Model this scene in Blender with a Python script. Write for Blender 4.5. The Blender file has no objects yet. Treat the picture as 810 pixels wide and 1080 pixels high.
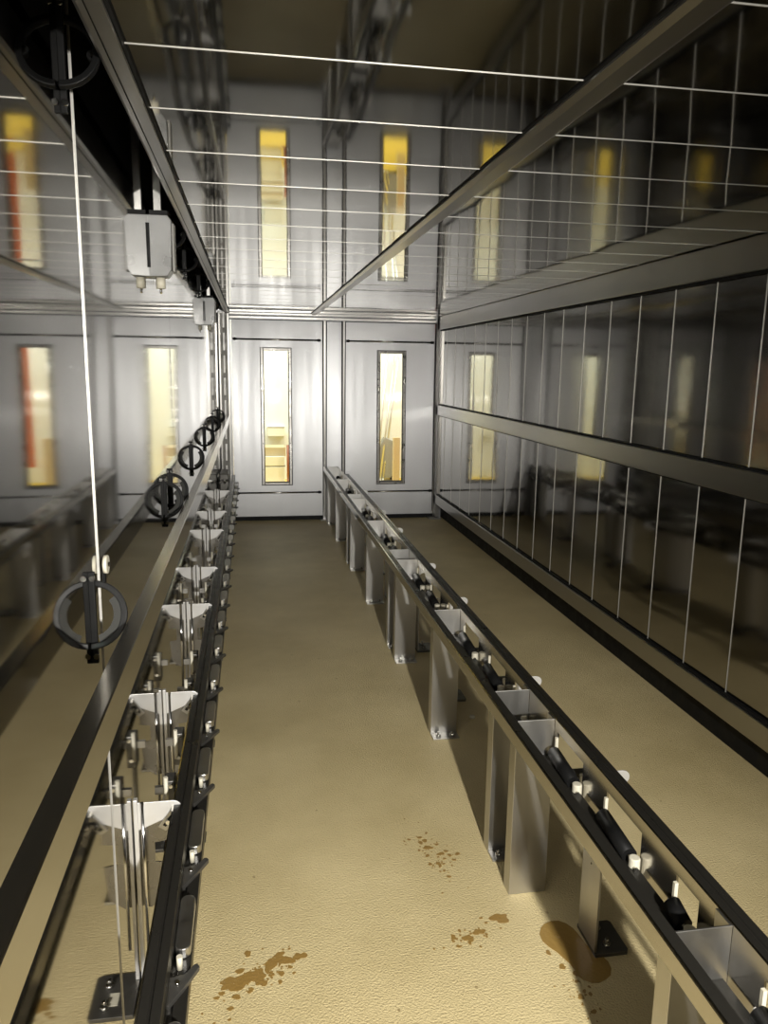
import bpy, bmesh, math, random
from mathutils import Vector, Matrix
random.seed(7)
scene = bpy.context.scene
C = scene.collection
PI = math.pi

# ------------------------------------------------------------------ materials
def new_mat(name):
    m = bpy.data.materials.new(name); m.use_nodes = True
    nt = m.node_tree
    return m, nt, nt.nodes['Principled BSDF']

def simple(name, col, rough=.5, metal=0., noise=0., nscale=20., bump=0., bscale=60., stretch=(1, 1, 1), spec=.5):
    m, nt, b = new_mat(name)
    b.inputs['Base Color'].default_value = (*col, 1)
    b.inputs['Roughness'].default_value = rough
    b.inputs['Metallic'].default_value = metal
    b.inputs['Specular IOR Level'].default_value = spec
    tc = nt.nodes.new('ShaderNodeTexCoord')
    mp = nt.nodes.new('ShaderNodeMapping'); mp.inputs['Scale'].default_value = stretch
    nt.links.new(tc.outputs['Object'], mp.inputs['Vector'])
    if noise > 0:
        n = nt.nodes.new('ShaderNodeTexNoise'); n.inputs['Scale'].default_value = nscale
        n.inputs['Detail'].default_value = 5
        nt.links.new(mp.outputs[0], n.inputs['Vector'])
        r = nt.nodes.new('ShaderNodeMapRange')
        r.inputs['From Min'].default_value = .3; r.inputs['From Max'].default_value = .7
        r.inputs['To Min'].default_value = max(0.02, rough - noise); r.inputs['To Max'].default_value = rough + noise
        nt.links.new(n.outputs['Fac'], r.inputs['Value'])
        nt.links.new(r.outputs[0], b.inputs['Roughness'])
    if bump > 0:
        n2 = nt.nodes.new('ShaderNodeTexNoise'); n2.inputs['Scale'].default_value = bscale
        n2.inputs['Detail'].default_value = 3
        nt.links.new(mp.outputs[0], n2.inputs['Vector'])
        bp = nt.nodes.new('ShaderNodeBump'); bp.inputs['Strength'].default_value = bump
        bp.inputs['Distance'].default_value = .01
        nt.links.new(n2.outputs['Fac'], bp.inputs['Height'])
        nt.links.new(bp.outputs[0], b.inputs['Normal'])
    return m

M = {}
M['panel'] = simple('polished_steel_sheet', (.33, .32, .30), .085, 1, .03, 3, .010, 3, (2, 2, .4))
M['ceil'] = simple('ceiling_steel_sheet', (.48, .47, .44), .05, 1, .015, 3, .006, 2.5, (1.6, .5, 1))
M['left'] = simple('left_steel_sheet', (.46, .45, .43), .05, 1, .02, 2, .008, 2.2, (1, .8, .5))
M['door'] = simple('brushed_door_steel', (.46, .462, .47), .38, 1, .05, 5, .02, 9, (2, 2, .05))
_nt = M['door'].node_tree; _b = _nt.nodes['Principled BSDF']; _b.inputs['Anisotropic'].default_value = .45
_t = _nt.nodes.new('ShaderNodeCombineXYZ'); _t.inputs[0].default_value = 1.0   # vertical brushing spreads highlights sideways
_nt.links.new(_t.outputs[0], _b.inputs['Tangent'])
M['frame'] = simple('satin_steel_frame', (.42, .41, .39), .28, 1, .0, 40)
M['rail'] = simple('rail_steel', (.52, .50, .46), .16, 1, .0, 12)
M['post'] = simple('post_steel', (.50, .49, .47), .36, 1, .05, 6, .006, 50, (4, 4, .8))
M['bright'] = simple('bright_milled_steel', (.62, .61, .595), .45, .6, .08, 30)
M['chrome'] = simple('polished_rod', (.75, .74, .72), .12, 1, .04, 30)
M['darksteel'] = simple('dark_plate_steel', (.13, .125, .115), .42, .8, .1, 30)
M['blackrail'] = simple('black_slide_rail', (.014, .013, .011), .33, .0, .08, 14, .03, 60, spec=.28)
M['black'] = simple('black_rubber', (.006, .006, .006), .6, 0, .1, 20, spec=.2)
M['blackplastic'] = simple('black_plastic', (.006, .006, .006), .42, 0, .08, 20, spec=.12)
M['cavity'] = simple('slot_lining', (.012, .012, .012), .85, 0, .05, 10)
M['greyplastic'] = simple('grey_housing', (.20, .20, .198), .35, .5, .08, 12)
M['palegrey'] = simple('pale_grey_plate', (.20, .195, .18), .45, .2, .08, 12)
M['nylon'] = simple('white_nylon', (.50, .47, .38), .45, 0, .08, 20)
M['seamglint'] = simple('seam_glint', (.42, .41, .385), .45, .7, .05, 20)  # pale strips stand in for light caught along the panel edges
M['woodpost'] = simple('pale_timber', (.52, .43, .27), .6, 0, .1, 8)
M['outwall'] = simple('cream_wall', (.84, .85, .80), .8, 0, .05, 4)
M['outfloor'] = simple('yellow_floor_paint', (.72, .50, .06), .5, 0, .1, 6)
M['orange'] = simple('orange_panel_paint', (.80, .14, .03), .5, 0, .1, 6)
M['alu'] = simple('aluminium_tube', (.7, .7, .68), .35, .8, .1, 16)
M['white'] = simple('white_cabinet_paint', (.80, .78, .66), .55, 0, .08, 8)
M['redpole'] = simple('red_brown_paint', (.30, .10, .05), .5, 0, .08, 8)
M['dimplate'] = simple('dim_grey_plate', (.03, .03, .028), .8, 0, .05, 12, spec=.05)
M['darkframe'] = simple('darker_plate_steel', (.27, .26, .245), .3, 1, .06, 12)
M['machgrey'] = simple('grey_machine_paint', (.28, .27, .24), .5, 0, .1, 10)

def glass_mat():
    m, nt, b = new_mat('window_glass')
    out = nt.nodes['Material Output']; nt.nodes.remove(b)
    t = nt.nodes.new('ShaderNodeBsdfTransparent'); t.inputs['Color'].default_value = (.97, .98, .95, 1)
    g = nt.nodes.new('ShaderNodeBsdfGlossy'); g.inputs['Roughness'].default_value = .02
    f = nt.nodes.new('ShaderNodeFresnel'); f.inputs['IOR'].default_value = 1.5
    mx = nt.nodes.new('ShaderNodeMixShader')
    nt.links.new(f.outputs[0], mx.inputs[0]); nt.links.new(t.outputs[0], mx.inputs[1]); nt.links.new(g.outputs[0], mx.inputs[2])
    nt.links.new(mx.outputs[0], out.inputs['Surface'])
    return m
M['glass'] = glass_mat()

def floor_mat():
    m, nt, b = new_mat('beige_grit_floor')
    L = nt.links.new; N = nt.nodes.new
    tc = N('ShaderNodeTexCoord')
    n1 = N('ShaderNodeTexNoise'); n1.inputs['Scale'].default_value = 1.3; n1.inputs['Detail'].default_value = 6; n1.inputs['Roughness'].default_value = .6
    L(tc.outputs['Object'], n1.inputs['Vector'])
    cr = N('ShaderNodeValToRGB')
    cr.color_ramp.elements[0].position = .3; cr.color_ramp.elements[0].color = (.49, .395, .200, 1)
    cr.color_ramp.elements[1].position = .7; cr.color_ramp.elements[1].color = (.69, .575, .325, 1)
    L(n1.outputs['Fac'], cr.inputs[0])
    # scattered small dried spots
    v = N('ShaderNodeTexVoronoi'); v.inputs['Scale'].default_value = 14; v.inputs['Randomness'].default_value = 1
    nz = N('ShaderNodeTexNoise'); nz.inputs['Scale'].default_value = 60
    mixv = N('ShaderNodeMix'); mixv.data_type = 'VECTOR'; mixv.inputs[0].default_value = .012
    L(tc.outputs['Object'], nz.inputs['Vector']); L(tc.outputs['Object'], mixv.inputs[4]); L(nz.outputs['Color'], mixv.inputs[5])
    L(mixv.outputs[1], v.inputs['Vector'])
    lt = N('ShaderNodeMath'); lt.operation = 'LESS_THAN'; lt.inputs[1].default_value = .07
    L(v.outputs['Distance'], lt.inputs[0])
    sel = N('ShaderNodeSeparateColor'); L(v.outputs['Color'], sel.inputs[0])
    gt = N('ShaderNodeMath'); gt.operation = 'GREATER_THAN'; gt.inputs[1].default_value = .80
    L(sel.outputs[0], gt.inputs[0])
    mu = N('ShaderNodeMath'); mu.operation = 'MULTIPLY'; L(lt.outputs[0], mu.inputs[0]); L(gt.outputs[0], mu.inputs[1])
    mu2 = N('ShaderNodeMath'); mu2.operation = 'MULTIPLY'; mu2.inputs[1].default_value = .55; L(mu.outputs[0], mu2.inputs[0])
    mc = N('ShaderNodeMix'); mc.data_type = 'RGBA'; mc.inputs[7].default_value = (.16, .10, .03, 1)
    L(mu2.outputs[0], mc.inputs[0]); L(cr.outputs[0], mc.inputs[6])
    L(mc.outputs[2], b.inputs['Base Color'])
    b.inputs['Roughness'].default_value = .5
    g1 = N('ShaderNodeTexNoise'); g1.inputs['Scale'].default_value = 170; g1.inputs['Detail'].default_value = 3
    L(tc.outputs['Object'], g1.inputs['Vector'])
    bp = N('ShaderNodeBump'); bp.inputs['Strength'].default_value = .75; bp.inputs['Distance'].default_value = .006
    L(g1.outputs['Fac'], bp.inputs['Height']); L(bp.outputs[0], b.inputs['Normal'])
    return m
M['floor'] = floor_mat()
M['stain'] = simple('brown_dried_spill', (.27, .165, .045), .42, 0, .1, 30, .2, 95)
M['puddle'] = simple('wet_brown_spill', (.30, .19, .055), .22, 0, .06, 20, .12, 95)

# ------------------------------------------------------------------ mesh builder
class MB:
    def __init__(s): s.v = []; s.f = []; s.smooth = []
    def add(s, verts, faces, smooth=False):
        o = len(s.v); s.v += [Vector(p) for p in verts]
        for f in faces: s.f.append([i + o for i in f]); s.smooth.append(smooth)
        return s
    def box(s, x0, x1, y0, y1, z0, z1):
        x0, x1 = sorted((x0, x1)); y0, y1 = sorted((y0, y1)); z0, z1 = sorted((z0, z1))
        return s.add([(x0,y0,z0),(x1,y0,z0),(x1,y1,z0),(x0,y1,z0),(x0,y0,z1),(x1,y0,z1),(x1,y1,z1),(x0,y1,z1)],
                     [(0,3,2,1),(4,5,6,7),(0,1,5,4),(1,2,6,5),(2,3,7,6),(3,0,4,7)])
    def prism(s, pts, axis, a, b):
        """polygon pts (2D) extruded along axis from a to b; axis x:(y,z) y:(x,z) z:(x,y)"""
        def P(p, t):
            return {'x': (t, p[0], p[1]), 'y': (p[0], t, p[1]), 'z': (p[0], p[1], t)}[axis]
        n = len(pts)
        vs = [P(p, a) for p in pts] + [P(p, b) for p in pts]
        fs = [tuple(range(n))[::-1], tuple(range(n, 2*n))] + [(i, (i+1) % n, n + (i+1) % n, n + i) for i in range(n)]
        return s.add(vs, fs)
    def cyl(s, p0, p1, r, n=16, r1=None):
        p0 = Vector(p0); p1 = Vector(p1); r1 = r if r1 is None else r1
        d = (p1 - p0).normalized(); u = d.orthogonal().normalized(); w = d.cross(u)
        vs = []
        for p, rr in ((p0, r), (p1, r1)):
            for i in range(n):
                t = 2*PI*i/n; vs.append(p + (u*math.cos(t) + w*math.sin(t))*rr)
        o = len(s.v); s.v += vs
        for i in range(n):
            s.f.append([o+i, o+(i+1) % n, o+n+(i+1) % n, o+n+i]); s.smooth.append(True)
        s.f.append([o+i for i in range(n)][::-1]); s.smooth.append(False)
        s.f.append([o+n+i for i in range(n)]); s.smooth.append(False)
        return s
    def sweep(s, path, frames, prof, closed=False):
        """sweep closed 2D profile; frames gives (u,w) per path point"""
        n = len(prof); o = len(s.v)
        for p, (u, w) in zip(path, frames):
            for a, b in prof: s.v.append(Vector(p) + Vector(u)*a + Vector(w)*b)
        k = len(path)
        for i in range(k-1):
            for j in range(n):
                s.f.append([o+i*n+j, o+i*n+(j+1) % n, o+(i+1)*n+(j+1) % n, o+(i+1)*n+j]); s.smooth.append(False)
        s.f.append([o+j for j in range(n)][::-1]); s.smooth.append(False)
        s.f.append([o+(k-1)*n+j for j in range(n)]); s.smooth.append(False)
        return s
    def capsule_poly(s, x0, x1, y0, y1, z0, z1, n=8):
        """slab rounded at both y ends"""
        r = (x1-x0)/2; cx = (x0+x1)/2; pts = []
        for i in range(n+1): t = PI*i/n; pts.append((cx + r*math.cos(t), y1-r + r*math.sin(t)))
        for i in range(n+1): t = PI + PI*i/n; pts.append((cx + r*math.cos(t), y0+r + r*math.sin(t)))
        return s.prism(pts, 'z', z0, z1)
    def build(s, name, mat, parent=None, bevel=0.):
        loc = parent['_o'] if parent is not None and '_o' in parent else None
        org = Vector(ORG.get(parent.name, (0,0,0))) if parent is not None else Vector((0,0,0))
        me = bpy.data.meshes.new(name)
        vs_ = [Vector((v.x, v.y - LEAN*(v.z-1.0), v.z)) for v in s.v] if LEAN else s.v
        me.from_pydata([v - org for v in vs_], [], s.f)
        bm = bmesh.new(); bm.from_mesh(me)
        bmesh.ops.recalc_face_normals(bm, faces=bm.faces[:])
        bm.to_mesh(me); bm.free()
        for p, sm in zip(me.polygons, s.smooth): p.use_smooth = sm
        me.materials.append(mat)
        o = bpy.data.objects.new(name, me); C.objects.link(o)
        if parent is not None:
            o.parent = parent; ORG[o.name] = tuple(org)
        if bevel > 0:
            b = o.modifiers.new('Bevel', 'BEVEL'); b.width = bevel; b.segments = 2; b.limit_method = 'ANGLE'
        return o
def build_each(mb, name, mat, parent):
    """one object per loose piece (touching solids stay together)"""
    n = len(mb.v); p = list(range(n))
    def find(i):
        while p[i] != i: p[i] = p[p[i]]; i = p[i]
        return i
    for f_ in mb.f:
        for i in f_[1:]: p[find(i)] = find(f_[0])
    isl = {}
    for i in range(n): isl.setdefault(find(i), []).append(i)
    grp = []
    for ids in isl.values():
        lo = [min(mb.v[i][k] for i in ids)-.0006 for k in range(3)]; hi = [max(mb.v[i][k] for i in ids)+.0006 for k in range(3)]
        merged = [set(ids), lo, hi]; rest = []
        for g_ in grp:
            if all(g_[1][k] < merged[2][k] and g_[2][k] > merged[1][k] for k in range(3)):
                merged = [merged[0] | g_[0], [min(x_) for x_ in zip(merged[1], g_[1])], [max(x_) for x_ in zip(merged[2], g_[2])]]
            else: rest.append(g_)
        grp = rest + [merged]
    for ids, _, _ in grp:
        m2 = MB(); idx = sorted(ids); mp = {i: k for k, i in enumerate(idx)}
        m2.v = [mb.v[i] for i in idx]
        for f_, sm in zip(mb.f, mb.smooth):
            if f_[0] in ids: m2.f.append([mp[i] for i in f_]); m2.smooth.append(sm)
        m2.build(name, mat, parent)
ORG = {}
LEAN = 0.0

def tag(o, label=None, cat=None, group=None, kind=None):
    if label: o['label'] = label
    if cat: o['category'] = cat
    if group: o['group'] = group
    if kind: o['kind'] = kind
    return o
def empty(name, loc, label, cat, group=None, kind=None):
    o = bpy.data.objects.new(name, None); C.objects.link(o); o.location = loc
    o.empty_display_size = .05; ORG[o.name] = tuple(loc)
    return tag(o, label, cat, group, kind)
def struct(name, mb, mat, label, cat, bevel=0.):
    return tag(mb.build(name, mat, None, bevel), label, cat, None, 'structure')
def copy_tree(o, dloc=None, parent=None):
    c = o.copy(); C.objects.link(c)
    if parent is not None: c.parent = parent
    if dloc is not None: c.location = o.location + Vector(dloc)
    for ch in list(o.children): copy_tree(ch, None, c)
    return c

# ------------------------------------------------------------------ key dimensions
XL, XR, YF, YB, ZC = -.31, 1.95, 8.04, -3.0, 2.12
PITCH = .3285; SEAM0 = 2.76
seams = [SEAM0 + PITCH*k for k in range(-18, 17)]

def wavy(mb, axis, c, u0, u1, v0, v1, nu, nv, bow, wob, seed, edge=None, sign=1):
    """sheet: axis x -> plane x=c with (u,v)=(y,z); axis z -> plane z=c with (u,v)=(y,x); bowed across u. 4 mm thick rim."""
    rnd = random.Random(seed); ph = [rnd.uniform(0, 6.28) for _ in range(4)]; a = bow*rnd.uniform(.3, 1.2)*rnd.choice((1, 1, -1))
    vs = []
    for i in range(nu+1):
        for j in range(nv+1):
            s = i/nu; t = j/nv
            u = u0+(u1-u0)*s; v = v0+(v1-v0)*t
            h = a*(1-(2*s-1)**2) + wob*(math.sin(2.1*v*2+ph[0])*.6 + math.sin(5.3*v+ph[1]+s*1.5)*.4)*(1-(2*s-1)**4)
            w = c + sign*h
            vs.append((w, u, v) if axis == 'x' else (v, u, w))
    fs = [(i*(nv+1)+j, (i+1)*(nv+1)+j, (i+1)*(nv+1)+j+1, i*(nv+1)+j+1) for i in range(nu) for j in range(nv)]
    mb.add(vs, fs, True)

# ------------------------------------------------------------------ floor
f = MB().box(-.45, 2.12, YB, 8.2, -.08, 0)
struct('floor', f, M['floor'], 'beige gritty sloped resin floor of the steel tunnel', 'floor')

# ------------------------------------------------------------------ left wall (polished sheet running up through the ceiling slot)
lw = MB()
lw.box(-.36, XL-.004, YB, YF, 0, 2.75)
lp = [YB, -.05, 1.591, 3.23, 4.87, 6.51, YF]
for k in range(len(lp)-1):
    wavy(lw, 'x', XL-.002, lp[k]+.0015, lp[k+1]-.0015, 0.0, 2.75, 24, 40, .0010, .0007, 100+k)
wl = struct('wall_left', lw, M['left'], 'polished mirror-like steel wall on the left rising through the ceiling slot', 'wall')
sm = MB()
for y in (1.591,): sm.box(XL-.003, XL+.0006, y-.0006, y+.0006, .0, 2.7)
sm.build('panel_seam', M['seamglint'], wl)

# ------------------------------------------------------------------ right wall
rw = MB(); rw.box(XR+.01, XR+.09, YB, YF, .15, 2.2)
sb = MB()
ss = [YB] + [s for s in seams if YB+.1 < s < YF-.1] + [YF]
zones = [(.25, 1.115), (1.21, 1.995)]
for zi, (z0, z1) in enumerate(zones):
    for k in range(len(ss)-1):
        wavy(rw, 'x', XR+.004, ss[k]+.001, ss[k+1]-.001, z0, z1, 10, 14, .0011, .0006, 300+zi*100+k, sign=-1)
    for y in ss[1:-1]: sb.box(XR+.001, XR+.008, y-.0009, y+.0009, z0, z1)
wr = struct('wall_right', rw, M['panel'], 'dark polished steel panel wall on the right with vertical seams and framing rails', 'wall')
sb.build('panel_seam', M['seamglint'], wr)
MB().box(XR-.022, XR+.02, YB, YF-.03, 1.109, 1.217).build('mid_rail', M['frame'], wr, .004)
MB().box(XR-.022, XR+.02, YB, YF-.03, .165, .262).build('bottom_rail', M['frame'], wr, .004)
MB().box(XR-.022, XR+.02, YB, YF-.03, 1.985, 2.118).build('top_rail', M['frame'], wr, .004)
MB().box(XR-.022, XR+.02, YF-.13, YF-.02, .02, 2.118).build('corner_stile', M['frame'], wr, .004)
g = MB()
for z in (.262, 1.103, 1.217): g.box(XR-.012, XR+.008, YB, YF-.13, z, z+.010)
g.box(XR-.014, XR+.008, YB, YF-.13, 1.972, 1.985)
g.build('rubber_gasket', M['black'], wr)
MB().box(2.02, 2.09, YB, YF, 0, .17).build('plinth', M['black'], wr)
MB().box(1.86, 1.99, YF-.17, YF-.03, 0, .018).build('foot_plate', M['frame'], wr, .003)

# ------------------------------------------------------------------ ceiling
cl = MB()
for k in range(len(ss)-1):
    wavy(cl, 'z', ZC, ss[k]+.001, ss[k+1]-.001, -.236, .617, 8, 10, .00035, .0004, 700+k, sign=-1)
    wavy(cl, 'z', ZC, ss[k]+.001, ss[k+1]-.001, .675, XR, 8, 14, .00035, .0004, 800+k, sign=-1)
cl.box(-.236, XR+.1, YB, YF, ZC+.006, ZC+.10)
ce = struct('ceiling', cl, M['ceil'], 'polished steel panel ceiling with crosswise seams and one lengthwise rib', 'ceiling')
sc = MB()
for y in ss[1:-1]:
    sc.box(-.236, .617, y-.0011, y+.0011, ZC-.0012, ZC+.004); sc.box(.675, XR-.02, y-.0011, y+.0011, ZC-.0012, ZC+.004)
sc.build('panel_seam', M['seamglint'], ce)
MB().prism([(.612, ZC+.004), (.614, ZC-.008), (.626, ZC-.016), (.664, ZC-.016), (.678, ZC-.008), (.680, ZC+.004)], 'y', YB, YF-.03).build('rib', M['frame'], ce)
MB().box(.609, .613, YB, YF-.03, ZC-.004, ZC+.004).build('rib_seal', M['black'], ce)
MB().prism([(-.242, ZC+.06), (-.242, ZC-.012), (-.236, ZC-.016), (-.200, ZC-.016), (-.196, ZC-.004), (-.196, ZC+.004), (-.236, ZC+.06)], 'y', YB, YF-.03).build('slot_edge_profile', M['frame'], ce)
MB().box(-.199, -.1955, YB, YF-.03, ZC-.012, ZC+.001).box(-.226, -.224, YB, YF-.03, ZC-.0172, ZC-.0155).build('slot_edge_groove', M['black'], ce)
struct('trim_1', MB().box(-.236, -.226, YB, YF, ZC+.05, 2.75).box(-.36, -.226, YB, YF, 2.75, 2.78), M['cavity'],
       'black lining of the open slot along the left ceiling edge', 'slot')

# ------------------------------------------------------------------ far end wall: frame, header, centre column
D1 = (-.19, .735); D2 = (.962, 1.925)
fw = MB()
fw.box(XL-.05, 2.1, YF, YF+.06, 2.055, 2.78)
fw.box(-.36, -.19, YF, YF+.05, 0, 2.06)
fw.box(1.925, 2.1, YF, YF+.05, 0, 2.06)
wf = struct('wall_far', fw, M['door'], 'brushed steel end wall framing the two far doors', 'wall')
LEAN = -.041  # column tilted like the doors to place the lamp glow
MB().box(.735, .962, YF, YF+.05, 0, 2.05).build('centre_column', M['door'], wf)
LEAN = 0.0
MB().box(XL, XR-.03, YF-.022, YF+.001, 2.058, 2.082).box(XL, XR-.03, YF-.012, YF+.001, 2.095, 2.118).build('header_bar', M['frame'], wf, .004)
MB().box(XL, XR-.03, YF-.006, YF+.001, 2.046, 2.054).box(XL, XR-.03, YF-.008, YF+.001, 2.085, 2.092).build('header_seal', M['black'], wf)
for x0, x1 in ((.737, .765), (.935, .960), (1.918, 1.93)):
    MB().box(x0, x1, YF-.040, YF+.001, .0, 2.055).build('jamb_stile', M['frame'], wf, .005)
jb = MB()
for x in (.731, .767, .928, .961, 1.912): jb.box(x, x+.006, YF-.038, YF+.001, 0, 2.05)
jb.build('jamb_seal', M['black'], wf)
MB().box(.70, .80, YF-.12, YF-.02, 0, .012).build('foot_plate', M['frame'], wf, .003)

def door(name, x0, x1, wx0, wx1, z0w, z1w, label):
    d = empty(name, ((x0+x1)/2, YF, 0), label, 'door', None, 'structure')
    o = wx0-.012, wx1+.012
    b = MB()
    y0, y1 = YF+.0, YF+.05
    b.box(x0+.004, o[0], y0, y1, .035, 2.05); b.box(o[1], x1-.004, y0, y1, .035, 2.05)
    b.box(o[0], o[1], y0, y1, .035, z0w-.012); b.box(o[0], o[1], y0, y1, z1w+.012, 2.05)
    b.build('door_leaf', M['door'], d)
    fr = MB(); w = .027
    fr.box(wx0-w, wx0, YF-.010, YF+.055, z0w-w, z1w+w); fr.box(wx1, wx1+w, YF-.010, YF+.055, z0w-w, z1w+w)
    fr.box(wx0, wx1, YF-.010, YF+.055, z0w-w, z0w); fr.box(wx0, wx1, YF-.010, YF+.055, z1w, z1w+w)
    wfm = fr.build('window_frame', M['darkframe'], d, .004)
    gk = MB(); e0, e1 = .001, .006
    for q0, q1, r0, r1 in ((wx0-w-e1, wx0-w-e0, z0w-w-e1, z1w+w+e1), (wx1+w+e0, wx1+w+e1, z0w-w-e1, z1w+w+e1),
                           (wx0-w, wx1+w, z0w-w-e1, z0w-w-e0), (wx0-w, wx1+w, z1w+w+e0, z1w+w+e1),
                           (wx0, wx0+.005, z0w, z1w), (wx1-.005, wx1, z0w, z1w), (wx0, wx1, z0w, z0w+.005)):
        gk.box(q0, q1, YF-.003, YF+.012, r0, r1)
    gk.build('window_gasket', M['black'], d)
    n = MB()
    for k in range(5):
        z = z0w + (z1w-z0w)*(k+.5)/5
        for xs in (wx0-w/2, wx1+w/2): n.cyl((xs, YF-.010, z), (xs, YF-.014, z), .006, 10)
    build_each(n, 'screw', M['darksteel'], wfm)
    MB().box(wx0, wx1, YF+.018, YF+.024, z0w, z1w).build('window_pane', M['glass'], d)
    for z in (1.858, .294):
        r = MB().cyl((x0+.035, YF-.009, z), (x1-.035, YF-.009, z), .0095, 14).build('push_rod', M['chrome'], d)
        e = MB()
        for sgn, xe in ((1, x0+.018), (-1, x1-.018)): e.cyl((xe, YF-.009, z), (xe+sgn*.03, YF-.009, z), .012, 12, .015); 
        build_each(e, 'end_cap', M['black'], r)
    MB().box(x0+.004, x1-.004, YF-.012, YF+.05, .004, .045).build('bottom_gasket', M['black'], d)
    return d
LEAN = -.041        # tilt added to bring the lamp's glow lower on the doors
door('door_1', *D1, .130, .385, .402, 1.748, 'brushed steel far door on the left with a tall narrow window')
door('door_2', *D2, 1.335, 1.580, .402, 1.738, 'brushed steel far door on the right with window showing leaning poles')

LEAN = 0.0
# back end of the tunnel, behind the camera
struct('wall_back', MB().box(-.4, 2.1, YB-.06, YB, 0, 2.78), M['door'], 'steel end wall behind the viewer', 'wall')

# ------------------------------------------------------------------ room behind the doors
struct('trim_2', MB().box(-3, 5, YF+.06, 11.1, -.08, -.002), M['outfloor'], 'yellow painted floor of the hall behind the doors', 'floor')
ow = MB().box(-3, 5, 11.0, 11.1, 0, 3.2).box(-3.1, -3, YF+.06, 11.1, 0, 3.2).box(5, 5.1, YF+.06, 11.1, 0, 3.2).box(-3, 5, YF+.06, 11.1, 3.2, 3.3)
struct('wall_hall', ow, M['outwall'], 'cream walls of the hall seen through the door windows', 'wall')

t = empty('storage_cabinet', (.2, 10.5, 0), 'low white cabinet behind the left far window', 'cabinet')
MB().box(-.25, .43, 10.35, 10.75, 0.02, .26).build('drawer_front', M['white'], t, .004)
MB().box(-.26, .44, 10.37, 10.75, .26, .275).build('drawer_gap', M['machgrey'], t)
MB().box(-.25, .43, 10.35, 10.75, .275, .40).build('upper_box', M['white'], t, .004)
MB().box(-.27, .45, 10.40, 10.75, .40, .52).build('stacked_tray', M['woodpost'], t, .006)
t = empty('wall_box', (.3, 10.95, .6), 'small grey box fixed low on the cream wall behind left far window', 'box')
MB().box(.22, .46, 10.9, 11.0, .62, .75).build('housing', M['white'], t, .006)
MB().box(.22, .46, 10.895, 10.9, .745, .755).build('lid_edge', M['machgrey'], t)
o = MB().cyl((.475, 10.30, 0), (.475, 10.30, .56), .018, 12).cyl((.475, 10.30, 0), (.475, 10.30, .015), .05, 12).build('bollard_post', M['redpole'])
tag(o, 'short red-brown post beside the white cabinet behind left far window', 'post')
for k, (xb, xt, lab) in enumerate(((1.66, 1.80, 'leaning aluminium pole, leftmost behind the right far window'),
                                   (1.72, 1.93, 'leaning aluminium pole, second from left behind the right far window'),
                                   (1.78, 2.02, 'leaning aluminium pole, third from left behind the right far window'),
                                   (1.83, 2.10, 'leaning aluminium pole nearest the timber post behind the right far window'))):
    o = MB().cyl((xb, 10.55+.05*k, 0), (xt, 10.93, 1.75+.25*(k % 2)), .014, 12).cyl((xb, 10.55+.05*k, 0), (xb+.003, 10.553+.05*k, .03), .018, 12).build('leaning_pole', M['alu'])
    tag(o, lab, 'pole', 'poles leaning behind the right door')
t = empty('timber_post', (1.97, 10.3, 0), 'pale timber post standing at the right edge of the right far window', 'timber')
MB().box(1.90, 1.99, 10.26, 10.34, 0.01, .66).build('beam', M['woodpost'], t, .005)
MB().box(1.88, 2.01, 10.24, 10.36, 0, .012).build('foot', M['woodpost'], t)
t = empty('floor_machine', (1.85, 10.8, 0), 'grey machine standing behind leaning poles in the right far window', 'machine')
MB().prism([(1.70, .04), (2.05, .04), (2.02, .55), (1.86, .62), (1.74, .40)], 'y', 10.72, 10.88).build('housing', M['machgrey'], t, .01)
w = MB()
for xx in (1.76, 1.99): w.cyl((xx, 10.70, .04), (xx, 10.90, .04), .04, 14)
build_each(w, 'wheel', M['black'], t)
t = empty('orange_board', (2.1, 9.3, 0), 'tall orange board beside the right far window seen mirrored in left wall', 'board')
MB().box(1.845, 2.35, 9.30, 9.33, .42, 2.4).build('board', M['orange'], t, .004)
build_each(MB().box(2.25, 2.29, 9.331, 9.37, 0, .47).box(1.93, 1.97, 9.331, 9.37, 0, .47), 'leg', M['machgrey'], t)

# ------------------------------------------------------------------ ledge bar on the left
lb = empty('ledge_bar', (-.227, 2.5, 1.11), 'long steel ledge bar at hip height in front of the left wall', 'rail')
MB().box(-.2425, -.212, YB+.001, 7.929, 1.042, 1.112).build('bar', M['rail'], lb, .003)
MB().box(-.2405, -.214, YB+.002, 7.928, 1.112, 1.1128).build('top_strip', M['rail'], lb)

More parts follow.
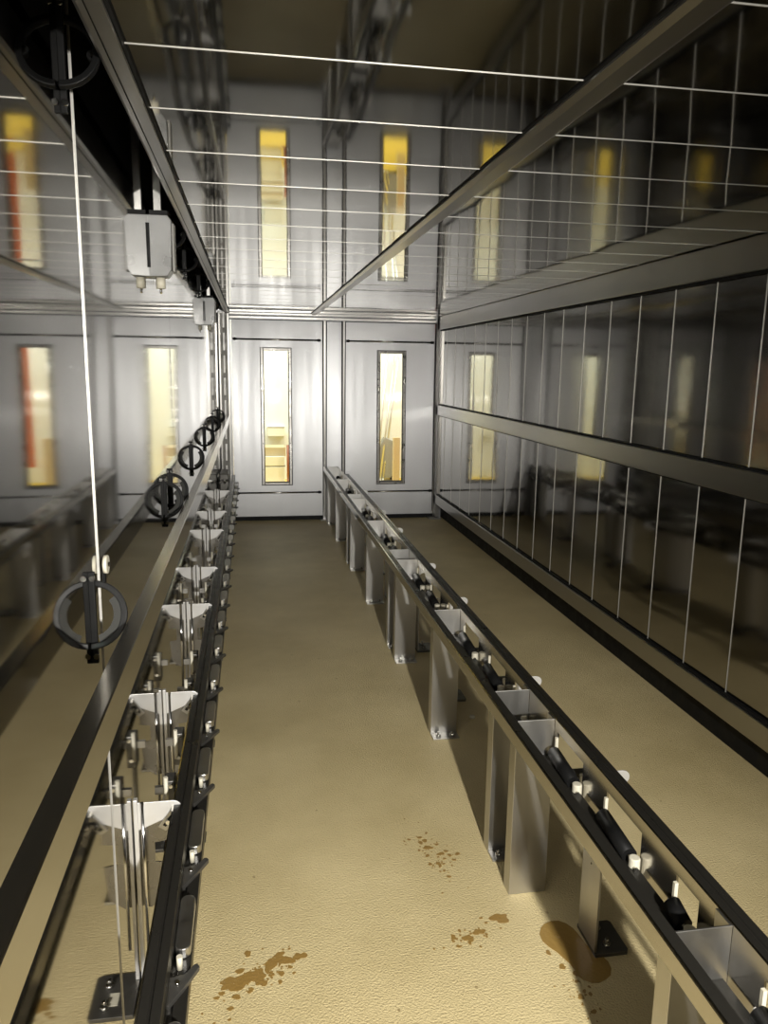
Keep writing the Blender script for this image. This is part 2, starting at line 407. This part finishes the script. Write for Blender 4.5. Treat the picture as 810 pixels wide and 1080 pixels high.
# ------------------------------------------------------------------ half-ring clamps on the left wall
def make_ring(y, z, lower=True):
    r = empty('ring_clamp', (XL, y, z), 'x', 'ring clamp')
    R = .0605; n = 20; path = []; fr = []
    tilt = .30
    ax_t = Vector((0, -math.sin(tilt), math.cos(tilt)))       # "up" of ring plane, top leaning towards viewer
    ax_t = Vector((0, math.sin(tilt), math.cos(tilt)))
    nrm = Vector((1, 0, 0)).cross(ax_t)
    c = Vector((XL, y, z))
    for i in range(n+1):
        t_ = -PI/2 + PI*i/n
        rad = Vector((1, 0, 0))*math.cos(t_) + ax_t*math.sin(t_)
        path.append(c + rad*R); fr.append((rad, nrm))
    MB().sweep(path, fr, [(-.006, -.006), (.006, -.006), (.006, .006), (-.006, .006)]).build('half_ring', M['blackplastic'], r, .002)
    path = []; fr = []
    if lower:
     for i in range(9):
        t_ = -PI*.40 + (PI*.62)*i/8
        rad = Vector((1, 0, 0))*math.cos(t_) + ax_t*math.sin(t_)
        path.append(c + rad*(R-.012) + nrm*.004); fr.append((rad, nrm))
     MB().sweep(path, fr, [(-.005, -.001), (.008, -.001), (.008, .001), (-.007, .001)]).build('inner_plate', M['dimplate'], r)
    bar = MB().prism([(y-.005, z-.098), (y+.005, z-.098), (y+.007, z+.085), (y-.005, z+.085)], 'x', XL-.003, XL+.009).build('mount_bar', M['blackplastic'], r, .002)
    n_ = MB()
    for dz in (-.082, .074): n_.cyl((XL+.006, y-.005, z+dz), (XL+.006, y-.010, z+dz), .006, 6)
    build_each(n_, 'bolt', M['chrome'], bar)
    h = MB(); pt = []; fr = []
    for i in range(11):
        t_ = PI*.15 + PI*1.5*i/10
        rad = Vector((1, 0, 0))*math.cos(t_) + ax_t*math.sin(t_)
        pt.append(c + Vector((R-.006, 0, -.004)) + rad*.008); fr.append((rad, nrm))
    h.sweep(pt, fr, [(-.0025, -.004), (.0025, -.004), (.0025, .004), (-.0025, .004)])
    h.box(XL+R-.004, XL+R+.006, y-.003, y+.003, z+.006, z+.011)
    h.build('hook', M['blackplastic'], r)
    return r
base = make_ring(1.495, 1.122)
specs = [(2.80, 1.122, 'black half-ring clamp second from the viewer above the left ledge bar'),
         (3.02, 1.122, 'black half-ring clamp third from the viewer, close behind the second one on left wall'),
         (4.10, 1.122, 'black half-ring clamp at mid-length of the left ledge bar'),
         (5.30, 1.122, 'black half-ring clamp fourth-last before the far mast, above the left ledge bar'),
         (6.45, 1.122, 'black half-ring clamp second-last on the left ledge bar near the far end'),
         (7.45, 1.122, 'black half-ring clamp at the far end of left ledge bar')]
base['label'] = 'nearest black half-ring clamp on the left wall above the ledge bar'; base['group'] = 'half-ring clamps above the left ledge bar'
for y, z, lab in specs:
    c = copy_tree(base); c.location = (XL, y, z); c['label'] = lab
ub = make_ring(1.50, 2.118, False); ub['label'] = 'nearest black half-ring clamp up in the dark ceiling slot'
ub['group'] = 'half-ring clamps in the ceiling slot'
for y, lab in ((3.3, 'black half-ring clamp in the ceiling slot behind the nearer hanging housing'),
               (4.05, 'black half-ring clamp in the ceiling slot midway between the two hanging housings'),
               (5.15, 'black half-ring clamp in the ceiling slot just before the farther hanging housing'),
               (6.9, 'black half-ring clamp in the ceiling slot beyond the farther hanging housing')):
    c = copy_tree(ub); c.location = (XL, y, 2.108); c['label'] = lab

t = empty('guide_wheel', (XL+.008, 1.62, 1.19), 'small white roller disc on the left wall beside the nearest ring clamp', 'roller')
MB().cyl((XL+.004, 1.62, 1.19), (XL+.012, 1.62, 1.19), .019, 20).build('disc', M['nylon'], t)
MB().cyl((XL, 1.62, 1.19), (XL+.016, 1.62, 1.19), .005, 8).build('axle', M['chrome'], t)
MB().box(XL, XL+.006, 1.613, 1.627, 1.150, 1.187).build('bracket', M['blackplastic'], t)

# ------------------------------------------------------------------ hanging housings
def housing(y, label):
    h = empty('hanging_housing', (XL+.035, y, 2.75), label, 'housing', 'grey housings hanging from the ceiling slot')
    x0, x1 = XL-.008, XL+.072
    MB().prism([(x0+.004, 2.06), (x1-.012, 2.06), (x1, 2.045), (x1-.004, 1.895), (x1-.018, 1.875), (x0+.004, 1.872)], 'y', y-.03, y+.05).build('casing', M['greyplastic'], h, .002)
    MB().box(XL-.001, XL+.0045, y-.0315, y-.029, 1.90, 2.035).build('slot', M['black'], h)
    MB().box(x1-.003, x1+.006, y-.01, y+.04, 1.89, 2.04).build('side_cover', M['palegrey'], h, .003)
    MB().cyl((XL+.030, y, 1.872), (XL+.030, y, 1.838), .015, 16).build('foot', M['nylon'], h)
    MB().cyl((XL+.030, y, 1.84), (XL+.030, y, 1.822), .004, 10).build('pin', M['chrome'], h)
    MB().box(XL+.016, XL+.040, y-.008, y+.008, 2.05, 2.75).build('hanger_bar', M['post'], h, .002)
    MB().box(XL+.004, XL+.06, y-.02, y+.03, 2.058, 2.075).build('top_cap', M['black'], h)
housing(2.66, 'nearer grey housing hanging from the dark slot at the upper left')
housing(5.72, 'farther grey housing hanging from the slot near the far left corner')

# ------------------------------------------------------------------ far-left mast and drive
t = empty('corner_mast', (-.255, 7.93, 0), 'slotted vertical steel mast in the far left corner beside the left far door', 'mast')
MB().box(-.306, -.286, 7.93, 7.99, 0.012, 2.10).build('rear_upright', M['frame'], t, .003)
MB().box(-.222, -.200, 7.93, 7.995, 0.012, 2.10).build('front_upright', M['frame'], t, .003)
MB().box(-.286, -.222, 7.955, 7.97, 0.012, 2.10).build('web', M['darksteel'], t)
m_ = MB()
for k in range(9):
    z = .2+k*.22; m_.box(-.262, -.246, 7.950, 7.957, z, z+.17)
build_each(m_, 'slot_strip', M['bright'], t)
MB().box(-.305, -.19, 7.93, 8.0, 0, .012).build('foot_plate', M['frame'], t)

# ------------------------------------------------------------------ left track
stations = [1.845, 2.52, 3.51, 4.18, 5.17, 5.85, 6.83]
lt = empty('left_guide_track', (-.19, 2.5, 0), 'low black guide rail with winged brackets and side fingers along the left wall', 'track')
LX0, LX1, LZ = -.211, -.171, .50
pr = [(LX0, LZ-.045), (LX1, LZ-.045), (LX1, LZ), (LX1-.018, LZ), (LX1-.019, LZ-.004), (LX1-.022, LZ-.004), (LX1-.023, LZ), (LX0, LZ)]
MB().prism(pr, 'y', .2, 7.9).build('slide_rail', M['blackrail'], lt, .0015)
MB().box(LX0-.004, LX0-.0005, .2, 7.9, LZ-.085, LZ-.003).box(LX0-.004, LX1, .2, 7.9, LZ-.085, LZ-.046).build('rail_channel', M['rail'], lt)
MB().box(-.163, -.137, .2, 7.9, LZ-.11, LZ-.075).build('lower_rail', M['blackrail'], lt, .002)
MB().box(LX1-.01, -.16, .2, 7.9, LZ-.10, LZ-.085).build('rail_joiner', M['darksteel'], lt)
y = .645
while y < 7.7:
    fg = MB().prism([(-.172, y-.052), (-.172, y+.020), (-.161, y+.023), (-.145, y+.026), (-.130, y+.049), (-.124, y+.050), (-.119, y+.042), (-.143, y-.004)], 'z', LZ-.076, LZ-.066).build('finger', M['darksteel'], lt, .001)
    MB().cyl((-.158, y+.002, LZ-.066), (-.158, y+.002, LZ-.061), .0045, 8).build('rivet', M['chrome'], fg)
    MB().capsule_poly(-.170, -.139, y+.075, y+.240, LZ-.074, LZ-.052).build('roller_cover', M['post'], lt, .002)
    MB().cyl((-.158, y+.050, LZ-.074), (-.158, y+.050, LZ-.046), .006, 12).build('guide_pin', M['nylon'], lt)
    y += .3385

def wing_poly(c, sgn, zt, wd=.117):
    pts = [(c, zt)]
    r = .021
    for i in range(7):
        a_ = PI/2 - PI*i/6*.92
        pts.append((c+sgn*(wd-r + r*math.cos(a_)), zt-r+r*math.sin(a_)))
    pts += [(c+sgn*(wd-.030), zt-.044), (c, zt-.080)]
    return pts
def station(parent, y, c, sgn, wd=.117, body=True, zt=.512):
    w = MB().prism(wing_poly(c, sgn, zt, wd), 'y', y-.002, y+.002).build('wing_bracket', M['bright'], parent, .001)  # bright wing ends along the V edge of the shade on the bracket
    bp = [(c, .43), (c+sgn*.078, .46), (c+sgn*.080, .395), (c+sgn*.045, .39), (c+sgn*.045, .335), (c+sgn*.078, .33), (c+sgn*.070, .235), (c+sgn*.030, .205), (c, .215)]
    MB().prism(bp, 'y', y+.012, y+.016).build('body_plate', M['darkframe'], parent) if body else None  # darker steel paints in the shade below the wing
    # slotted tab and clamp bolt at the wing tip
    cx, cz = c+sgn*(wd-.034), zt-.052
    d = Vector((sgn*.60, 0, .80)); e = Vector((sgn*.80, 0, -.60))
    P = [(cx+d.x*a_+e.x*b_, cz+d.z*a_+e.z*b_) for a_, b_ in ((-.026, -.012), (.026, -.012), (.026, .012), (-.026, .012))]
    MB().prism(P, 'y', y-.008, y-.002).build('clamp_tab', M['post'], w, .001)
    P = [(cx+d.x*a_+e.x*b_, cz+d.z*a_+e.z*b_) for a_, b_ in ((-.016, -.0045), (.016, -.0045), (.016, .0045), (-.016, .0045))]
    MB().prism(P, 'y', y-.0088, y-.008).build('slot', M['black'], w)
    MB().cyl((cx, y-.016, cz), (cx, y-.008, cz), .006, 6).build('bolt', M['chrome'], w)
    return w
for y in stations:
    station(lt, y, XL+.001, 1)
    MB().box(XL+.0005, XL+.011, y-.012, y+.004, .012, .525).build('post', M['bright'], lt, .002)
    MB().cyl((XL+.022, y-.006, .10), (XL+.022, y-.006, .515), .0045, 12).build('tie_rod', M['chrome'], lt)
    MB().box(XL+.001, XL+.040, y+.016, y+.13, .365, .380).box(XL+.001, XL+.085, y+.02, y+.09, .215, .225).build('shelf_plate', M['post'], lt, .001)
    b = MB().prism([(XL+.0005, y-.125), (-.206, y-.125), (-.200, y-.118), (-.200, y+.008), (-.208, y+.016), (XL+.0005, y+.016)], 'z', 0, .012).build('base_plate', M['darksteel'], lt, .001)
    q = MB()
    for dy in (-.095, -.025):
        q.cyl((-.236, y+dy, .012), (-.236, y+dy, .020), .011, 6); q.cyl((-.236, y+dy, .02), (-.236, y+dy, .034), .005, 8)
    build_each(q, 'bolt', M['chrome'], b)
    MB().box(XL+.045, XL+.068, y-.09, y-.05, .012, .014).build('slot_mark', M['nylon'], b)
    # clamp blocks and bolts between the wall and the rail
    for dy in (.16, .44):
        cb = MB().box(XL+.055, XL+.085, y+dy, y+dy+.05, .37, .475).build('roller_block', M['darksteel'], lt, .003)
        MB().cyl((XL+.062, y+dy-.004, .395), (XL+.062, y+dy-.004, .49), .006, 10).build('pin', M['nylon'], cb)
        build_each(MB().cyl((XL+.075, y+dy-.002, .465), (XL+.075, y+dy-.012, .465), .006, 6).cyl((XL+.07, y+dy-.002, .40), (XL+.07, y+dy-.012, .40), .006, 6), 'bolt', M['chrome'], cb)
        MB().box(XL+.03, LX0, y+dy+.012, y+dy+.024, .43, .452).build('cross_arm', M['post'], lt)
    # lug bolted to the floor on the aisle side
    lg = MB().box(-.222, -.178, y+.585, y+.640, 0, .006).box(-.222, -.215, y+.585, y+.640, 0, .40).build('floor_lug', M['darksteel'], lt)
    MB().cyl((-.195, y+.612, .006), (-.195, y+.612, .018), .009, 6).build('bolt', M['chrome'], lg)
MB().box(-.30, -.215, 7.25, 7.60, .42, .60).build('drive_block', M['darksteel'], lt, .008)
for k in range(4):
    MB().cyl((-.295+.02*k, 7.22, .52+.02*(k % 2)), (-.295+.02*k, 7.62, .54), .012, 12).build('drive_rod', M['chrome'], lt)
MB().box(-.30, -.2, 7.3, 7.5, 0, .42).build('drive_pedestal', M['frame'], lt, .003)

# ------------------------------------------------------------------ right rail frame
rf = empty('right_guide_track', (.82, 2.5, 0), 'long steel double-rail frame on channel posts along the right of the aisle', 'track')
ZT = .577
tb = MB().prism([(.728, .533), (.759, .533), (.759, ZT), (.728, ZT)], 'y', .2, 7.92).build('side_tube', M['rail'], rf, .002)
MB().box(.7345, .7585, .2, 7.9, ZT, ZT+.0018).build('dark_reflection_strip', M['blackrail'], rf)  # black strip paints the dark ceiling's reflection onto the tube top
PX0, PX1 = .8775, .8825
# slotted side plate (kept as one sheet with rectangular windows)
cuts = []
mod = 1.955
for k in range(-1, 5):
    y0 = 1.255 + k*mod
    cuts += [(y0, y0+.085), (y0+.235, y0+.415), (y0+.56, y0+.74), (y0+.99, y0+1.12), (y0+1.22, y0+1.40), (y0+1.55, y0+1.75)]
cuts = [(max(a_, .25), min(b_, 7.85)) for a_, b_ in cuts if b_ > .3 and a_ < 7.8]
sp = MB(); sp.box(PX0, PX1, .2, 7.92, .545, ZT); sp.box(PX0, PX1, .2, 7.92, .43, .462)
yy = .2
for a_, b_ in cuts:
    sp.box(PX0, PX1, yy, a_, .462, .545); yy = b_
sp.box(PX0, PX1, yy, 7.92, .462, .545)
sp.build('slotted_plate', M['rail'], rf)
MB().box(.805, .868, .2, 7.92, .458, .463).build('tube_flange', M['blackrail'], rf)
for a_, b_ in cuts:
    ro = MB().cyl((.862, a_+.02, .475), (.862, b_-.015, .490), .019, 18).build('roller', M['blackplastic'], rf)
    MB().cyl((.862, a_+.008, .474), (.862, b_-.004, .491), .005, 8).build('axle', M['chrome'], ro)
    ny = MB().capsule_poly(.850, .876, a_-.016, a_+.012, .434, .486).build('bearing_pad', M['nylon'], rf, .003)
    MB().cyl((.858, a_-.022, .466), (.858, a_-.016, .466), .006, 6).build('bolt', M['chrome'], ny)
    MB().box(.868, .876, b_-.012, b_-.004, .478, .533).build('locating_pin', M['nylon'], rf)
RX0, RX1 = .950, .992
pr = [(RX0, LZ-.022), (RX1, LZ-.022), (RX1, LZ), (RX0+.023, LZ), (RX0+.022, LZ-.004), (RX0+.018, LZ-.004), (RX0+.017, LZ), (RX0, LZ)]
MB().prism(pr, 'y', .2, 7.9).build('slide_rail', M['blackrail'], rf, .0015)
for y in stations:
    for dy in (.03, .33):
        MB().box(.8825, RX0, y+dy, y+dy+.03, LZ-.034, LZ-.0225).build('rail_carrier', M['darksteel'], rf)

def post(y, flange, deep=.05):
    a0, a1 = .7592, .8772
    p = MB()
    p.box(a0, a1, y, y+.004, .0, ZT-.001)
    p.box(a0, a0+.004, y+.004, y+deep, .0, .532); p.box(a1-.004, a1, y+.004, y+deep, .0, ZT-.002)
    o = p.build('channel_post', M['post'], rf, .001)
    if flange:
        fl = MB().box(a0, a1, y-.055, y-.0005, 0, .007).build('base_flange', M['post'], o, .001)
        q = MB()
        for xx in (a0+.028, a1-.028): q.cyl((xx, y-.028, .007), (xx, y-.028, .016), .011, 6); q.cyl((xx, y-.028, .016), (xx, y-.028, .026), .005, 8)
        build_each(q, 'bolt', M['chrome'], o)
for y, fl in ((1.147, 0), (2.02, 0), (2.235, 1), (3.085, 1), (3.97, 1), (4.20, 1), (5.05, 1), (5.93, 1), (6.155, 1), (7.0, 1), (7.76, 1), (7.88, 0), (.30, 0)):
    post(y, fl)
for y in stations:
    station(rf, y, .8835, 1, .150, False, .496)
    o = MB().box(.912, .918, y-.105, y+.004, .012, .44).box(.8830, .945, y-.004, y+.004, .43, .49).build('station_post', M['post'], rf)
    q = MB()
    for z in [.25+.018*i for i in range(8)]: q.cyl((.912, y-.05, z), (.9112, y-.05, z), .003, 8)
    build_each(q, 'hole', M['black'], o)
    b = MB().prism([(.912, y-.112), (1.006, y-.112), (1.012, y-.104), (1.012, y+.004), (1.005, y+.012), (.912, y+.012)], 'z', 0, .012).build('base_plate', M['darksteel'], rf, .001)
    q = MB()
    for dy in (-.083, -.020):
        q.cyl((.958, y+dy, .012), (.958, y+dy, .02), .011, 6); q.cyl((.958, y+dy, .02), (.958, y+dy, .034), .005, 8)
    build_each(q, 'bolt', M['chrome'], b)

# ------------------------------------------------------------------ spills on the floor
def blob(mb, x, y, r, z=.0012, n=18, rough=.25, sx=1., sy=1., rot=0.):
    ph = [random.uniform(0, 6.28) for _ in range(4)]
    vs = []
    for i in range(n):
        t_ = 2*PI*i/n
        rr = r*(1 + rough*(.5*math.sin(2*t_+ph[0]) + .35*math.sin(3*t_+ph[1]) + .3*math.sin(5*t_+ph[2])))
        a_, b_ = rr*math.cos(t_)*sx, rr*math.sin(t_)*sy
        vs.append((x + a_*math.cos(rot)-b_*math.sin(rot), y + a_*math.sin(rot)+b_*math.cos(rot), z))
    top = vs; bot = [(p[0], p[1], 0.0002) for p in vs]
    mb.add(top+bot, [tuple(range(n)), tuple(range(n, 2*n))[::-1]] + [(i, n+i, n+(i+1) % n, (i+1) % n) for i in range(n)])
P = MB()
pud = [(.792,1.843),(.806,1.868),(.821,1.881),(.845,1.890),(.868,1.888),(.886,1.874),(.898,1.852),(.903,1.83),(.906,1.81),(.909,1.785),(.916,1.766),(.932,1.745),(.942,1.716),(.939,1.691),(.927,1.670),(.908,1.658),(.885,1.650),(.865,1.653),(.848,1.665),(.839,1.681),(.838,1.705),(.834,1.726),(.824,1.75),(.816,1.77),(.80,1.795),(.791,1.818)]
P.add([(x, y, .0014) for x, y in pud] + [(x, y, .0002) for x, y in pud], [tuple(range(len(pud)))] + [(i, len(pud)+i, len(pud)+(i+1) % len(pud), (i+1) % len(pud)) for i in range(len(pud))])
tag(P.build('spill_puddle', M['puddle']), 'brown wet puddle on the floor beside the nearest black base plate of the right frame', 'puddle')
def splatter(cx, cy, n, sx, sy, rmin, rmax, label, rot=0., big=()):
    b = MB()
    for k in range(n):
        a_, c_ = random.gauss(0, sx), random.gauss(0, sy)
        x = cx + a_*math.cos(rot) - c_*math.sin(rot); y = cy + a_*math.sin(rot) + c_*math.cos(rot)
        blob(b, x, y, rmin + (rmax-rmin)*random.random()**3, .0010+k*2e-6, 12, .35, 1, random.uniform(.7, 1.3), random.uniform(0, 3))
    for i, (x, y, r, s) in enumerate(big): blob(b, x, y, r, .0009+i*3e-6, 22, .45, s, 1, rot)
    o = b.build('spill_splatter', M['stain'])
    tag(o, label, 'stain', None, 'stuff')
splatter(.005, 1.83, 70, .062, .030, .002, .011, 'brown splatter on the floor near the left track fingers', .38,
         big=((-.085, 1.80, .016, 1.6), (.105, 1.865, .013, 1.3), (.05, 1.875, .012, 1.4), (-.055, 1.795, .020, 1.5), (-.02, 1.815, .022, 1.3), (.03, 1.85, .017, 1.5), (.07, 1.855, .014, 1.4), (.0, 1.79, .013, 1.3)))
splatter(.575, 2.245, 75, .038, .075, .002, .009, 'brown droplet cluster in the middle of the aisle before the paired posts', 0.2,
         big=((.565, 2.29, .011, 1.3), (.60, 2.25, .009, 1.2), (.58, 2.20, .008, 1.1)))
splatter(.60, 1.875, 26, .06, .022, .003, .010, 'brown droplet row on the floor left of the puddle', .35,
         big=((.70, 1.925, .020, 1.3), (.585, 1.86, .012, 1.4), (.62, 1.88, .012, 1.2)))
splatter(.83, 1.60, 40, .03, .10, .002, .009, 'brown drips on the floor below the puddle under the right frame', 0.)
splatter(-.08, 1.66, 16, .03, .05, .003, .008, 'few brown drips beside the nearest left track finger', 0.)
o = MB(); blob(o, .852, 2.06, .013, .0011, 16, .15); o = o.build('spill_drop', M['stain'])
tag(o, 'single round brown drop on the floor beside the bright near channel post', 'stain')
o = MB().cyl((.99, 3.22, 0), (.99, 3.22, .012), .012, 10).build('loose_nut', M['nylon']); tag(o, 'small pale nut lying on the floor right of the right frame', 'nut')

# ------------------------------------------------------------------ lights
def area(name, loc, rot, sx, sy, power, col):
    l = bpy.data.lights.new(name, 'AREA'); l.shape = 'RECTANGLE'; l.size = sx; l.size_y = sy; l.energy = power; l.color = col
    o = bpy.data.objects.new(name, l); C.objects.link(o); o.location = loc; o.rotation_euler = rot; return o
l = bpy.data.lights.new('work_lamp', 'SPOT'); l.energy = 235; l.color = (1, .97, .90); l.shadow_soft_size = .032
l.spot_size = math.radians(96); l.spot_blend = 1.0
o = bpy.data.objects.new('work_lamp', l); C.objects.link(o); o.location = (.5, -.7, 1.66)
o.rotation_euler = (Vector((.05, 2.9, .25)) - o.location).to_track_quat('-Z', 'Y').to_euler()
area('hall_light', (1.0, 9.6, 3.15), (0, 0, 0), 5.5, 1.6, 88, (.97, 1, .95))

w = bpy.data.worlds.new('World'); scene.world = w; w.use_nodes = True
w.node_tree.nodes['Background'].inputs[0].default_value = (.02, .02, .02, 1)
w.node_tree.nodes['Background'].inputs[1].default_value = 1

# ------------------------------------------------------------------ camera
F, VX, VY, XV, H = 811., 264., 385., 343., 1.6
YV = 540 - (F*F + (VX-405)*(XV-405))/(VY-540)
a = Vector((VX-405, VY-540, F)).normalized()      # tunnel axis in camera coords (x right, y down, z fwd)
d = Vector((XV-405, YV-540, F)).normalized()      # down
x = d.cross(a)
# rows: camera basis expressed in world
cx = Vector((x.x, a.x, -d.x)); cy = -Vector((x.y, a.y, -d.y)); cz = -Vector((x.z, a.z, -d.z))
mat = Matrix((cx, cy, cz)).transposed().to_4x4(); mat.translation = (0, 0, H)
cam = bpy.data.cameras.new('camera'); co = bpy.data.objects.new('camera', cam); C.objects.link(co)
co.matrix_world = mat
cam.sensor_fit = 'VERTICAL'; cam.sensor_height = 36; cam.sensor_width = 27; cam.lens = F/1080*36
cam.clip_start = .02; cam.clip_end = 60
scene.camera = co

vs = scene.view_settings
vs.view_transform = 'Standard'; vs.look = 'None'; vs.gamma = 1; vs.use_curve_mapping = False
vs.exposure = 1.45
